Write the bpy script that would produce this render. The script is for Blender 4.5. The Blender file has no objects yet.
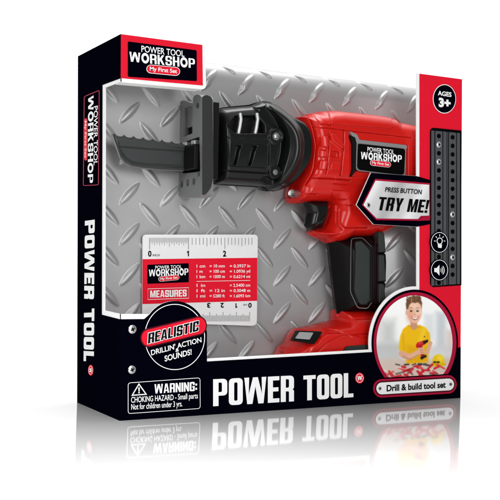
import bpy, math, random
import numpy as np
from mathutils import Vector, Matrix
from mathutils.geometry import tessellate_polygon

rng = random.Random(7)
SC = bpy.context.scene
COL = SC.collection

# ------------------------------------------------------------------ camera
CX, CY, CZ = -0.260904767928472, -0.6715719191947854, 0.12127394252877603
YAW, ROLL, FPX, SY = 0.4989141651621937, 0.01898151470727087, 984.8293894604142, 6.056647058713559
W, D, LEAN, H = 0.31842639472901074, 0.09491140666940667, -0.017347449391547864, 0.28
CAM = np.array([CX, CY, CZ])
FW = np.array([math.sin(YAW), math.cos(YAW), 0.0])
R0 = np.array([math.cos(YAW), -math.sin(YAW), 0.0])
U0 = np.array([0, 0, 1.0])
RR = math.cos(ROLL) * R0 + math.sin(ROLL) * U0
UU = -math.sin(ROLL) * R0 + math.cos(ROLL) * U0


def ray(px, py):
    return FW + RR * ((px - 250) / FPX) - UU * ((py - 250 - SY) / FPX)


def on_y(px, py, y=0.0):
    """photo position on a plane parallel to the box front, y metres behind it"""
    d = ray(px, py)
    p = CAM + d * ((y - CY) / d[1])
    return Vector(p)


def on_side(px, py, off=0.0):
    """photo position on the (slightly leaning) left side of the box"""
    d = ray(px, py)
    n = np.array([1.0, 0, -LEAN])
    p = CAM + d * ((off - CAM @ n) / (d @ n))
    return Vector(p)


def on_x(px, py, x):
    d = ray(px, py)
    return Vector(CAM + d * ((x - CX) / d[0]))


def on_floor(px, py):
    d = ray(px, py)
    return Vector(CAM + d * (-CZ / d[2]))


def project(X, Y, Z):
    dx, dy, dz = X - CX, Y - CY, Z - CZ
    z = dx * FW[0] + dy * FW[1]
    r = dx * RR[0] + dy * RR[1] + dz * RR[2]
    u = dx * UU[0] + dy * UU[1] + dz * UU[2]
    return 250 + FPX * r / z, 250 + SY - FPX * u / z


cd = bpy.data.cameras.new('camera')
cam = bpy.data.objects.new('camera', cd)
COL.objects.link(cam)
cam.matrix_world = Matrix(((RR[0], UU[0], -FW[0], CX), (RR[1], UU[1], -FW[1], CY), (RR[2], UU[2], -FW[2], CZ), (0, 0, 0, 1)))
cd.sensor_width = 36
cd.lens = FPX / 500 * 36
cd.shift_y = SY / 500
cd.clip_start = 0.01
cd.clip_end = 200
SC.camera = cam


# ------------------------------------------------------------------ materials
def s2l(c):
    return tuple((v / 255 / 12.92 if v / 255 <= .04045 else ((v / 255 + .055) / 1.055) ** 2.4) for v in c)


def mat(name, rgb, rough=.5, spec=.3, metal=0.0, noise=0.0, nscale=300, bump=0.0, coat=0.0):
    m = bpy.data.materials.new(name)
    m.use_nodes = True
    nt = m.node_tree
    b = nt.nodes['Principled BSDF']
    b.inputs['Base Color'].default_value = (*rgb, 1)
    b.inputs['Roughness'].default_value = rough
    b.inputs['Specular IOR Level'].default_value = spec
    b.inputs['Metallic'].default_value = metal
    b.inputs['Coat Weight'].default_value = coat
    if noise or bump:
        tc = nt.nodes.new('ShaderNodeTexCoord')
        n = nt.nodes.new('ShaderNodeTexNoise')
        n.inputs['Scale'].default_value = nscale
        n.inputs['Detail'].default_value = 4
        nt.links.new(tc.outputs['Object'], n.inputs['Vector'])
        if noise:
            mr = nt.nodes.new('ShaderNodeMapRange')
            mr.inputs['To Min'].default_value = 1 - noise
            mr.inputs['To Max'].default_value = 1 + noise
            nt.links.new(n.outputs['Fac'], mr.inputs['Value'])
            mx = nt.nodes.new('ShaderNodeVectorMath')
            mx.operation = 'SCALE'
            mx.inputs[0].default_value = rgb
            nt.links.new(mr.outputs['Result'], mx.inputs['Scale'])
            nt.links.new(mx.outputs['Vector'], b.inputs['Base Color'])
        if bump:
            bp = nt.nodes.new('ShaderNodeBump')
            bp.inputs['Strength'].default_value = bump
            bp.inputs['Distance'].default_value = .0005
            nt.links.new(n.outputs['Fac'], bp.inputs['Height'])
            nt.links.new(bp.outputs['Normal'], b.inputs['Normal'])
    return m


def vcol_mat(name, rough=.5, spec=.2, metal=0.0):
    m = mat(name, (1, 1, 1), rough, spec, metal)
    a = m.node_tree.nodes.new('ShaderNodeVertexColor')
    a.layer_name = 'print'
    m.node_tree.links.new(a.outputs['Color'], m.node_tree.nodes['Principled BSDF'].inputs['Base Color'])
    return m


M = {
    'black_ink': mat('black_ink', s2l((3, 3, 13)), .7, 0.0),
    'true_black': mat('true_black', (.0012, .0012, .0014), .5, .05),
    'red_ink': mat('red_ink', s2l((224, 20, 46)), .5, .10, noise=.03, nscale=25),
    'crimson_ink': mat('crimson_ink', s2l((168, 18, 54)), .5, .1),
    'dark_red_ink': mat('dark_red_ink', s2l((70, 8, 24)), .5, .1),
    'white_ink': mat('white_ink', (.88, .88, .88), .55, .15),
    'card_white': mat('card_white', (.86, .86, .85), .7, .15, noise=.03, nscale=400),
    'card_grey': mat('card_grey', (.45, .45, .44), .8, .1, noise=.06, nscale=300),
    'grey_ink': mat('grey_ink', (.22, .22, .23), .5, .2),
    'plate': mat('plate', (.39, .39, .395), .38, .5, .40, noise=.06, nscale=60),
    'red_plastic': mat('red_plastic', s2l((200, 22, 14)), .28, .40, noise=.02, nscale=40),
    'black_plastic': mat('black_plastic', (.0065, .007, .007), .26, .30, bump=.03, nscale=900),
    'satin_black': mat('satin_black', (.004, .004, .004), .4, .16),
    'grip_rubber': mat('grip_rubber', (.034, .040, .037), .6, .12, bump=.35, nscale=1100),
    'gunmetal': mat('gunmetal', (.22, .224, .222), .36, .35, .3, noise=.05, nscale=80),
    'shaded_gunmetal': mat('shaded_gunmetal', (.030, .031, .031), .34, .2, .05, noise=.05, nscale=80),  # gunmetal with the shade of the shoe's near face put into its colour
    'blade_metal': mat('blade_metal', (.042, .047, .046), .34, .35, .3, noise=.08, nscale=90),
    'blade_edge': mat('blade_edge', (.34, .34, .33), .4, .5, .5),
    'silver': mat('silver', (.62, .62, .62), .3, .5, .8),
    'steel': mat('steel', (.5, .5, .5), .28, .5, .9),
    'strip_metal': mat('strip_metal', (.085, .089, .097), .42, .4, .25, noise=.06, nscale=200),
    'strip_dark': mat('strip_dark', (.035, .037, .042), .5, .3),
    'ruler_white': mat('ruler_white', (.80, .80, .80), .4, .25),
    'clip_grey': mat('clip_grey', (.14, .145, .145), .4, .4, .2),
    'picture_print': vcol_mat('picture_print', .5, .12),
    'foil_print': vcol_mat('foil_print', .45, .25),
}


# ------------------------------------------------------------------ object helpers
def thing(name, label, cat, loc=(0, 0, 0)):
    o = bpy.data.objects.new(name, None)
    COL.objects.link(o)
    o.location = loc
    o.empty_display_size = .02
    o['label'] = label
    o['category'] = cat
    return o


def link(name, me, parent=None, label=None):
    o = bpy.data.objects.new(name, me)
    COL.objects.link(o)
    if parent is not None:
        o.parent = parent
    if label:
        o['label'] = label
    return o


class MB:
    """collects polygons of several inks/materials into one mesh"""

    def __init__(self):
        self.v, self.f, self.m, self.mats = [], [], [], []

    def mi(self, m):
        m = M[m]
        if m not in self.mats:
            self.mats.append(m)
        return self.mats.index(m)

    def tri(self, pts, faces, m):
        b = len(self.v)
        k = self.mi(m)
        self.v += [tuple(p) for p in pts]
        for f in faces:
            self.f.append(tuple(b + i for i in f))
            self.m.append(k)

    def build(self, name, parent=None, label=None, smooth=False):
        me = bpy.data.meshes.new(name)
        me.from_pydata(self.v, [], self.f)
        for m in self.mats:
            me.materials.append(m)
        me.polygons.foreach_set('material_index', self.m)
        if smooth:
            me.polygons.foreach_set('use_smooth', [True] * len(self.f))
        me.update()
        return link(name, me, parent, label)


STEP = .00018


class Front:
    """printing on the box front (or any plane parallel to it)"""

    def __init__(self, y=0.0):
        self.y = y

    def __call__(self, p, lift=0):
        return on_y(p[0], p[1], self.y) + Vector((0, -lift * STEP, 0))


class Side:
    def __call__(self, p, lift=0):
        return on_side(p[0], p[1]) + Vector((-lift * STEP, 0, 0))


FR, SD = Front(), Side()


def orient(tris, pts, toward):
    out = []
    for t in tris:
        a, b, c = (Vector(pts[i]) for i in t)
        n = (b - a).cross(c - a)
        out.append(t if n.dot(toward) > 0 else (t[0], t[2], t[1]))
    return out


def fill(mb, contours, m, surf=FR, lift=1):
    flat = [Vector((p[0], p[1], 0)) for c in contours for p in c]
    tris = tessellate_polygon([[Vector((p[0], p[1], 0)) for p in c] for c in contours])
    pts = [surf(p, lift) for p in flat]
    if pts:
        mb.tri(pts, orient(tris, pts, Vector(CAM) - pts[0]), m)


def solid(mb, contours3, thick, m_front, m_edge, m_back=None):
    """contours3: lists of 3D points (outer, holes) on one plane; thick: Vector"""
    flat = [Vector(p) for c in contours3 for p in c]
    nrm = thick.normalized()
    ax = nrm.orthogonal().normalized()
    ay = nrm.cross(ax)
    tris = tessellate_polygon([[Vector((Vector(p).dot(ax), Vector(p).dot(ay), 0)) for p in c] for c in contours3])
    mb.tri(flat, orient(tris, flat, -thick), m_front)
    back = [p + thick for p in flat]
    mb.tri(back, orient(tris, back, thick), m_back or m_edge)
    for c in contours3:
        n = len(c)
        for i in range(n):
            a, b = Vector(c[i]), Vector(c[(i + 1) % n])
            mb.tri([a, b, b + thick, a + thick], [(0, 1, 2, 3)], m_edge)


def ell(cx, cy, rx, ry, n=72, a0=0.0, a1=360.0):
    full = abs(a1 - a0) >= 359.9
    k = n if full else n + 1
    return [(cx + rx * math.cos(math.radians(a0 + (a1 - a0) * i / n)), cy + ry * math.sin(math.radians(a0 + (a1 - a0) * i / n))) for i in range(k)]


def rp(vs, n=6):
    """polygon with per-vertex corner radius: (x, y[, r])"""
    out = []
    N = len(vs)
    for i in range(N):
        x, y = vs[i][0], vs[i][1]
        r = vs[i][2] if len(vs[i]) > 2 else 0
        if r <= 0:
            out.append((x, y))
            continue
        p = Vector((x, y))
        a = Vector(vs[i - 1][:2]) - p
        b = Vector(vs[(i + 1) % N][:2]) - p
        la, lb = a.length, b.length
        t = min(r, la * .49, lb * .49)
        s, e = p + a / la * t, p + b / lb * t
        for k in range(n + 1):
            q = k / n
            c = s * (1 - q) ** 2 + p * 2 * q * (1 - q) + e * q * q
            out.append((c.x, c.y))
    return out


def capsule(a, b, r, n=12, ry=None):
    """capsule outline between photo points a and b; ry = vertical half size"""
    ry = ry or r
    ang = math.atan2((b[1] - a[1]) / ry, (b[0] - a[0]) / r)
    out = []
    for i in range(n + 1):
        t = ang - math.pi / 2 + math.pi * i / n
        out.append((b[0] + r * math.cos(t), b[1] + ry * math.sin(t)))
    for i in range(n + 1):
        t = ang + math.pi / 2 + math.pi * i / n
        out.append((a[0] + r * math.cos(t), a[1] + ry * math.sin(t)))
    return out


def ring_line(pts, w):
    """closed outline band of width w (photo px) around convex-ish pts: returns [outer, inner]"""
    n = len(pts)
    cx = sum(p[0] for p in pts) / n
    cy = sum(p[1] for p in pts) / n
    inner = []
    for i in range(n):
        a, p, b = Vector(pts[i - 1]), Vector(pts[i]), Vector(pts[(i + 1) % n])
        t = (b - a)
        t = t.normalized() if t.length > 1e-9 else Vector((1, 0))
        nn = Vector((-t.y, t.x))
        if nn.dot(Vector((cx, cy)) - p) < 0:
            nn = -nn
        q = p + nn * w
        inner.append((q.x, q.y))
    return [pts, inner]


def stroke(mb, a, b, w, m, surf=FR, lift=2):
    a, b = Vector(a), Vector(b)
    t = (b - a).normalized()
    n = Vector((-t.y, t.x)) * w / 2
    fill(mb, [[tuple(a + n), tuple(b + n), tuple(b - n), tuple(a - n)]], m, surf, lift)


# ---- lettering -------------------------------------------------------
def text(mb, s, BL, BR, TL, m, surf=FR, lift=3, bold=0.0, sp=1.0, shear=0.0):
    """light geometric lettering stretched onto the photo corners BL, BR, TL"""
    c = bpy.data.curves.new('lettering', 'FONT')
    c.body = s
    c.offset = bold
    c.space_character = sp
    c.shear = shear
    c.resolution_u = 4
    o = bpy.data.objects.new('lettering', c)
    COL.objects.link(o)
    dg = bpy.context.evaluated_depsgraph_get()
    me = bpy.data.meshes.new_from_object(o.evaluated_get(dg))
    bpy.data.objects.remove(o)
    vs = [v.co.copy() for v in me.vertices]
    fs = [tuple(p.vertices) for p in me.polygons]
    bpy.data.meshes.remove(me)
    bpy.data.curves.remove(c)
    x0, x1 = min(v.x for v in vs), max(v.x for v in vs)
    capH = .73
    A, B, C = surf(BL, lift), surf(BR, lift), surf(TL, lift)
    pts = [A + (B - A) * ((v.x - x0) / (x1 - x0)) + (C - A) * (v.y / capH) for v in vs]
    mb.tri(pts, orient_poly(fs, pts), m)


def orient_poly(fs, pts):
    out = []
    for f in fs:
        a, b, c = (Vector(pts[i]) for i in f[:3])
        n = (b - a).cross(c - a)
        out.append(f if n.dot(Vector(CAM) - a) >= 0 else tuple(reversed(f)))
    return out


def glyph(ch, w, s, t, r):
    """one heavy condensed letter, height 1: (list of [outer, holes...], advance)"""
    if ch == 'I':
        return [[[(0, 0), (s, 0), (s, 1), (0, 1)]]], s
    if ch == 'L':
        ww = w * .82
        return [[[(0, 0), (ww, 0), (ww, t), (s, t), (s, 1), (0, 1)]]], ww
    if ch == 'T':
        c = w / 2
        return [[[(c - s / 2, 0), (c + s / 2, 0), (c + s / 2, 1 - t), (w, 1 - t), (w, 1), (0, 1), (0, 1 - t), (c - s / 2, 1 - t)]]], w
    if ch == 'E':
        ww = w * .86
        return [[[(0, 0), (ww, 0), (ww, t), (s, t), (s, .5 - t / 2), (ww * .92, .5 - t / 2), (ww * .92, .5 + t / 2), (s, .5 + t / 2), (s, 1 - t), (ww, 1 - t), (ww, 1), (0, 1)]]], ww
    if ch == 'H':
        return [[[(0, 0), (s, 0), (s, .5 - t / 2), (w - s, .5 - t / 2), (w - s, 0), (w, 0), (w, 1), (w - s, 1), (w - s, .5 + t / 2), (s, .5 + t / 2), (s, 1), (0, 1)]]], w
    if ch == 'O' and r > .2:  # the round, cog-like O of the workshop mark
        e = [(.5 * w * 1.16 + .58 * w * math.cos(a * math.pi / 18), .5 + .54 * math.sin(a * math.pi / 18)) for a in range(36)]
        q = [(.5 * w * 1.16 + .26 * w * (1 + .16 * (a % 2)) * math.cos(a * math.pi / 12), .5 + .25 * (1 + .16 * (a % 2)) * math.sin(a * math.pi / 12)) for a in range(24)]
        return [[e, q]], w * 1.16
    if ch == 'O':
        return [[rp([(0, 0, r), (w, 0, r), (w, 1, r), (0, 1, r)]), rp([(s, t, r * .55), (w - s, t, r * .55), (w - s, 1 - t, r * .55), (s, 1 - t, r * .55)])]], w
    if ch == 'C':
        return [[rp([(w, .64), (w, 1, r), (0, 1, r), (0, 0, r), (w, 0, r), (w, .36), (w - s, .36), (w - s, t, r * .5), (s, t, r * .5), (s, 1 - t, r * .5), (w - s, 1 - t, r * .5), (w - s, .64)])]], w
    if ch == 'G':
        return [[rp([(w, .66), (w, 1, r), (0, 1, r), (0, 0, r), (w, 0, r * .6), (w, .54), (w * .52, .54), (w * .52, .54 - t * .9), (w - s, .54 - t * .9), (w - s, t, r * .4), (s, t, r * .5), (s, 1 - t, r * .5), (w - s, 1 - t, r * .5), (w - s, .66)])]], w
    if ch == 'S':
        return [[rp([(w, .66), (w, 1, r), (0, 1, r), (0, .42, r), (w - s, .42, r * .4), (w - s, t, r * .4), (s, t, r * .4), (s, .34), (0, .34), (0, 0, r), (w, 0, r), (w, .58, r), (s, .58, r * .4), (s, 1 - t, r * .4), (w - s, 1 - t, r * .4), (w - s, .66)])]], w
    if ch == 'U':
        return [[rp([(0, 1), (0, 0, r), (w, 0, r), (w, 1), (w - s, 1), (w - s, t, r * .5), (s, t, r * .5), (s, 1)])]], w
    if ch == 'P':
        return [[rp([(0, 0), (s, 0), (s, .38), (w, .38, r), (w, 1, r), (0, 1)]), rp([(s, .38 + t * .85), (w - s, .38 + t * .85, r * .5), (w - s, 1 - t * .85, r * .5), (s, 1 - t * .85)])]], w
    if ch == 'R':
        return [[rp([(0, 0), (s, 0), (s, .40), (w - s, .40, r * .3), (w - s, 0), (w, 0), (w, .42, .06), (w * .9, .47), (w, .52, .05), (w, 1, r), (0, 1)]), rp([(s, .40 + t * .9), (w - s, .40 + t * .9, r * .4), (w - s, 1 - t * .85, r * .5), (s, 1 - t * .85)])]], w
    if ch == 'A':
        ww = w * 1.06
        c = ww / 2
        return [[[(0, 0), (s * .92, 0), (s * 1.02, .2), (ww - s * 1.02, .2), (ww - s * .92, 0), (ww, 0), (c + s * .62, 1), (c - s * .62, 1)], [(s * 1.12, .2 + t * .8), (ww - s * 1.12, .2 + t * .8), (c, .8)]]], ww
    if ch == 'W':
        ww = w * 1.62
        c = ww / 2
        q = s * .92
        return [[[(0, 1), (ww * .13, 0), (ww * .13 + q * 1.1, 0), (c, .66), (ww * .87 - q * 1.1, 0), (ww * .87, 0), (ww, 1), (ww - q, 1), (ww * .8, .36), (c + q * .52, 1), (c - q * .52, 1), (ww * .2, .36), (q, 1)]]], ww
    if ch == 'M':
        ww = w * 1.32
        c = ww / 2
        q = s * .92
        return [[[(0, 0), (q, 0), (q, .66), (c - q * .36, 0), (c + q * .36, 0), (ww - q, .66), (ww - q, 0), (ww, 0), (ww, 1), (ww - q * 1.25, 1), (c, .36), (q * 1.25, 1), (0, 1)]]], ww
    if ch == 'N':
        return [[[(0, 0), (s * .9, 0), (s * .9, .56), (w - s * .9, 0), (w, 0), (w, 1), (w - s * .9, 1), (w - s * .9, .44), (s * .9, 1), (0, 1)]]], w
    if ch == 'K':
        ww = w * 1.06
        return [[[(0, 0), (s, 0), (s, .32), (s * 1.25, .42), (ww - s * 1.08, 0), (ww, 0), (s * 2.0, .58), (ww * .97, 1), (ww * .97 - s * 1.05, 1), (s, .62), (s, 1), (0, 1)]]], ww
    if ch == 'Y':
        ww = w * 1.06
        c = ww / 2
        return [[[(c - s / 2, 0), (c + s / 2, 0), (c + s / 2, .4), (ww, 1), (ww - s * 1.05, 1), (c, .6), (s * 1.05, 1), (0, 1), (c - s / 2, .4)]]], ww
    if ch == '!':
        return [[[(0, 0), (s, 0), (s, .19), (0, .19)]], [[(s * .15, .28), (s * .85, .28), (s, 1), (0, 1)]]], s
    if ch == ':':
        return [[[(0, .12), (s, .12), (s, .34), (0, .34)]], [[(0, .58), (s, .58), (s, .80), (0, .80)]]], s
    return [], w * .45


def heavy(mb, s, BL, BR, TL, m, surf=FR, lift=3, w=.5, st=.18, t=.17, r=.14, gap=.07, slant=0.0, grow=0.0):
    """heavy condensed capitals stretched onto photo corners"""
    x = 0
    items = []
    for ch in s:
        g, adv = glyph(ch, w, st, t, r)
        items.append((x, g))
        x += adv + gap
    tot = x - gap
    A, B, C = surf(BL, lift), surf(BR, lift), surf(TL, lift)
    for ox, g in items:
        for contours in g:
            cs = [[((px + ox + slant * py) / tot, py) for px, py in c] for c in contours]
            flat = [p for c in cs for p in c]
            tris = tessellate_polygon([[Vector((p[0] * tot, p[1], 0)) for p in c] for c in cs])
            pts = [A + (B - A) * p[0] + (C - A) * p[1] for p in flat]
            mb.tri(pts, orient(tris, pts, Vector(CAM) - pts[0]), m)
            if grow:
                pass


def workshop_logo(mb, P, W_, pill, surf=FR, lift=3, light='white_ink', pilltext=True, gears=True):
    """POWER TOOL / WORKSHOP / my first set; P and W_ are (BL, BR, TL)"""
    text(mb, 'POWER TOOL', *P, light, surf, lift, bold=.012)
    heavy(mb, 'WORKSHOP', *W_, light, surf, lift, w=.60, st=.19, t=.16, r=.24, gap=.085)
    a, b, r, ry = pill
    out = capsule(a, b, r, 10, ry)
    fill(mb, [out], 'white_ink', surf, lift + 1)
    fill(mb, [capsule(a, b, r * .86, 10, ry * .86)], 'red_ink', surf, lift + 2)
    if pilltext:
        v = (Vector(b) - Vector(a))
        up = Vector((0, -ry * .95)) if abs(v.x) > abs(v.y) else Vector((r * .95, 0))
        bl = Vector(a) - up * .42 - v.normalized() * (r * .3 if abs(v.x) > abs(v.y) else ry * .3)
        br = Vector(b) - up * .42 + v.normalized() * (r * .3 if abs(v.x) > abs(v.y) else ry * .3)
        text(mb, 'My First Set', tuple(bl), tuple(br), tuple(bl + up), 'white_ink', surf, lift + 3, bold=.02)


# ------------------------------------------------------------------ signed distance + relief solids
def sdf_poly(PX, PY, poly):
    """positive inside"""
    P = np.asarray(poly, float)
    d2 = np.full(PX.shape, 1e18)
    ins = np.zeros(PX.shape, bool)
    bx = np.zeros(PX.shape)
    by = np.zeros(PX.shape)
    n = len(P)
    for i in range(n):
        ax, ay = P[i]
        cx, cy = P[(i + 1) % n]
        ex, ey = cx - ax, cy - ay
        L = ex * ex + ey * ey
        if L < 1e-18:
            continue
        t = np.clip(((PX - ax) * ex + (PY - ay) * ey) / L, 0, 1)
        qx, qy = ax + t * ex, ay + t * ey
        dd = (PX - qx) ** 2 + (PY - qy) ** 2
        k = dd < d2
        d2 = np.where(k, dd, d2)
        bx = np.where(k, qx, bx)
        by = np.where(k, qy, by)
        if ey != 0:
            c = ((ay > PY) != (cy > PY)) & (PX < ax + (PY - ay) / ey * ex)
            ins ^= c
    d = np.sqrt(d2)
    return np.where(ins, d, -d), bx, by


def sdf_line(PX, PY, pts):
    d2 = np.full(PX.shape, 1e18)
    for (ax, ay), (cx, cy) in zip(pts[:-1], pts[1:]):
        ex, ey = cx - ax, cy - ay
        L = ex * ex + ey * ey + 1e-12
        t = np.clip(((PX - ax) * ex + (PY - ay) * ey) / L, 0, 1)
        d2 = np.minimum(d2, (PX - ax - t * ex) ** 2 + (PY - ay - t * ey) ** 2)
    return np.sqrt(d2)


def curve_pts(p, closed=False, n=5):
    """Catmull-Rom smoothing of a photo-px path"""
    N = len(p)
    out = []
    for i in range(N if closed else N - 1):
        if closed:
            a, b, c, d = p[i - 1], p[i], p[(i + 1) % N], p[(i + 2) % N]
        else:
            a, b, c, d = p[max(i - 1, 0)], p[i], p[i + 1], p[min(i + 2, N - 1)]
        for k in range(n):
            t = k / n
            out.append(tuple(.5 * (2 * b[j] + (c[j] - a[j]) * t + (2 * a[j] - 5 * b[j] + 4 * c[j] - d[j]) * t * t + (3 * b[j] - a[j] - 3 * c[j] + d[j]) * t ** 3) for j in (0, 1)))
    if not closed:
        out.append(tuple(p[-1]))
    return out


def sst(x):
    x = np.clip(x, 0, 1)
    return x * x * (3 - 2 * x)


def relief(name, outline, yc, hmax, R, m, parent, feats=(), back=None, step=.0004, power=2.0, label=None, base=0.0, smooth_px=True):
    """a moulded part: photo outline on the plane y=yc, swelling by hmax towards the viewer with edge
    radius R and by `back` away from it; feats: ('raise', poly, h, soft) / ('groove', line, width, depth)
    / ('cut', poly, depth, soft), in photo px on the front surface"""
    P3 = [on_y(p[0], p[1], yc) for p in outline]
    poly = np.array([(p.x, p.z) for p in P3])
    x0, z0 = poly.min(0) - step * 2
    x1, z1 = poly.max(0) + step * 2
    xs = np.arange(x0, x1 + step, step)
    zs = np.arange(z0, z1 + step, step)
    X, Z = np.meshgrid(xs, zs)
    d, bx, bz = sdf_poly(X, Z, poly)
    near = (d < 0) & (d > -step * 1.01)
    # inside points that hug the outline are pulled onto it too
    snap = near | ((d >= 0) & (d < step * .3))
    X = np.where(snap, bx, X)
    Z = np.where(snap, bz, Z)
    d = np.where(snap, 0, d)
    valid = d >= 0
    q = 1 - np.clip(np.maximum(d, 0) / R, 0, 1)
    prof = (1 - q ** 2) if power == 0 else (1 - q ** power) ** (1 / power)
    h = base + hmax * prof
    h = np.where(d <= 0, base, h)
    PX, PY = project(X, yc - h, Z)
    for f in feats:
        if f[0] in ('raise', 'cut'):
            sd, _, _ = sdf_poly(PX, PY, f[1])
            k = sst(sd / f[3] + .5)
            h = h + (f[2] if f[0] == 'raise' else -f[2]) * k * (d > 0)
        elif f[0] == 'level':
            sd, _, _ = sdf_poly(PX, PY, f[1])
            k = sst(sd / f[3] + .5) * (d > 0)
            h = h * (1 - k) + np.minimum(f[2], h + .02) * k
        elif f[0] == 'groove':
            sd = sdf_line(PX, PY, f[1])
            h = h - f[3] * sst(1 - sd / f[2]) * (d > 0)
        elif f[0] == 'ridge':
            sd = sdf_line(PX, PY, f[1])
            h = h + f[3] * sst(1 - sd / f[2]) * (d > 0)
        elif f[0] == 'fn':
            h = h + f[1](PX, PY) * (d > 0)
    nz, nx = X.shape
    cell = valid[:-1, :-1] & valid[1:, :-1] & valid[:-1, 1:] & valid[1:, 1:]
    idx = np.arange(nz * nx).reshape(nz, nx)
    a, b, c, e = idx[:-1, :-1][cell], idx[:-1, 1:][cell], idx[1:, 1:][cell], idx[1:, :-1][cell]
    used = np.unique(np.concatenate([a, b, c, e]))
    remap = -np.ones(nz * nx, int)
    remap[used] = np.arange(len(used))
    F = np.stack([remap[a], remap[b], remap[c], remap[e]], 1)
    V = np.stack([X.ravel()[used], (yc - h).ravel()[used], Z.ravel()[used]], 1)
    nv = len(V)
    hb = hmax if back is None else back
    hbk = hb * prof
    hbk = np.where(d <= 0, 0, hbk)
    Vb = np.stack([X.ravel()[used], (yc + hbk).ravel()[used], Z.ravel()[used]], 1)
    # drop back vertices that fall on the outline: reuse front ones
    onb = (d.ravel()[used] <= 0) & (base == 0)
    bi = np.where(onb, np.arange(nv), np.arange(nv) + nv)
    Fb = bi[F][:, ::-1]
    Vall = np.concatenate([V, Vb])
    Fall = np.concatenate([F, Fb])
    u = np.unique(Fall)
    rm = -np.ones(len(Vall), int)
    rm[u] = np.arange(len(u))
    Vall, Fall = Vall[u], rm[Fall]
    me = mesh_np(name, Vall, Fall, m)
    return link(name, me, parent, label)


def mesh_np(name, V, F, m, smooth=True):
    me = bpy.data.meshes.new(name)
    me.vertices.add(len(V))
    me.vertices.foreach_set('co', np.asarray(V, np.float32).ravel())
    k = F.shape[1]
    me.loops.add(F.size)
    me.loops.foreach_set('vertex_index', np.asarray(F, np.int32).ravel())
    me.polygons.add(len(F))
    me.polygons.foreach_set('loop_start', np.arange(0, F.size, k, dtype=np.int32))
    me.polygons.foreach_set('use_smooth', np.full(len(F), smooth))
    me.update(calc_edges=True)
    me.validate()
    me.materials.append(M[m] if isinstance(m, str) else m)
    return me


def tube(mb, a, b, r, m, n=14, cap=True):
    a, b = Vector(a), Vector(b)
    t = (b - a).normalized()
    u = t.orthogonal().normalized()
    v = t.cross(u)
    pts = []
    for c in (a, b):
        for i in range(n):
            g = 2 * math.pi * i / n
            pts.append(c + (u * math.cos(g) + v * math.sin(g)) * r)
    fs = [(i, (i + 1) % n, n + (i + 1) % n, n + i) for i in range(n)]
    if cap:
        fs += [tuple(range(n)), tuple(range(n, 2 * n))]
    mb.tri(pts, fs, m)


def dome(mb, c, rx, rz, h, m, n=24, rings=5, surf_y=None):
    """low dome facing the viewer (-y) centred on c"""
    c = Vector(c)
    pts = [c + Vector((0, -h, 0))]
    for k in range(1, rings + 1):
        g = math.pi / 2 * k / rings
        for i in range(n):
            t = 2 * math.pi * i / n
            pts.append(c + Vector((rx * math.sin(g) * math.cos(t), -h * math.cos(g), rz * math.sin(g) * math.sin(t))))
    fs = [(0, 1 + (i + 1) % n, 1 + i) for i in range(n)]
    for k in range(rings - 1):
        for i in range(n):
            p = 1 + k * n + i
            q = 1 + k * n + (i + 1) % n
            fs.append((p, q, q + n, p + n))
    mb.tri(pts, fs, m)


def px_size(px, py, y):
    a = on_y(px, py, y)
    return (on_y(px + 1, py, y) - a).x, (on_y(px, py - 1, y) - a).z


def screw(name, px, py, r, y, parent, m='steel', h=.0006, cross=True, label=None):
    sx, sz = px_size(px, py, y)
    mb = MB()
    c = on_y(px, py, y)
    rr = r * sz
    dome(mb, c, rr, rr, h, m)
    if cross:
        for ang in (.5, .5 + math.pi / 2):
            d = Vector((math.cos(ang), 0, math.sin(ang))) * rr * .5
            n = Vector((-math.sin(ang), 0, math.cos(ang))) * rr * .15
            o = Vector((0, -h - .00008 - (.00004 if ang > 1 else 0), 0))
            mb.tri([c + o + d + n, c + o + d - n, c + o - d - n, c + o - d + n], [(0, 1, 2, 3)], 'true_black')
    return mb.build(name, parent, label, smooth=True)


# ================================================================== FLOOR
def build_floor():
    m = bpy.data.materials.new('glossy_white_floor')
    m.use_nodes = True
    b = m.node_tree.nodes['Principled BSDF']
    b.inputs['Base Color'].default_value = (.36, .36, .36, 1)
    b.inputs['Roughness'].default_value = .05
    b.inputs['Specular IOR Level'].default_value = 1.0
    M['floor'] = m
    mb = MB()
    s = 40
    mb.tri([(-s, -s, 0), (s, -s, 0), (s, s, 0), (-s, s, 0)], [(0, 1, 2, 3)], 'floor')
    o = mb.build('floor')
    o['kind'] = 'structure'
    o['label'] = 'glossy white studio floor that mirrors the box'


build_floor()

# ================================================================== CARTON
box = thing('toy_box', 'black and red open window box for a toy saw, titled POWER TOOL', 'box')
T = .0007


def snapF(v):
    v = v.copy()
    if abs(v.z) < .0016:
        v.z = 0
    if abs(v.z - H) < .0016:
        v.z = H
    if abs(v.x - LEAN * v.z) < .0013:
        v.x = LEAN * v.z
    if abs(v.x - (W + LEAN * v.z)) < .0018:
        v.x = W + LEAN * v.z
    return v


BADGE = (174.5, 337.0, 32.5, 36.0)
PIC = (414.5, 343.0, 38.0, 47.6)


def arc_pts(e, a0, a1, n=40):
    return ell(e[0], e[1], e[2], e[3], n, a0, a1)


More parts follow.
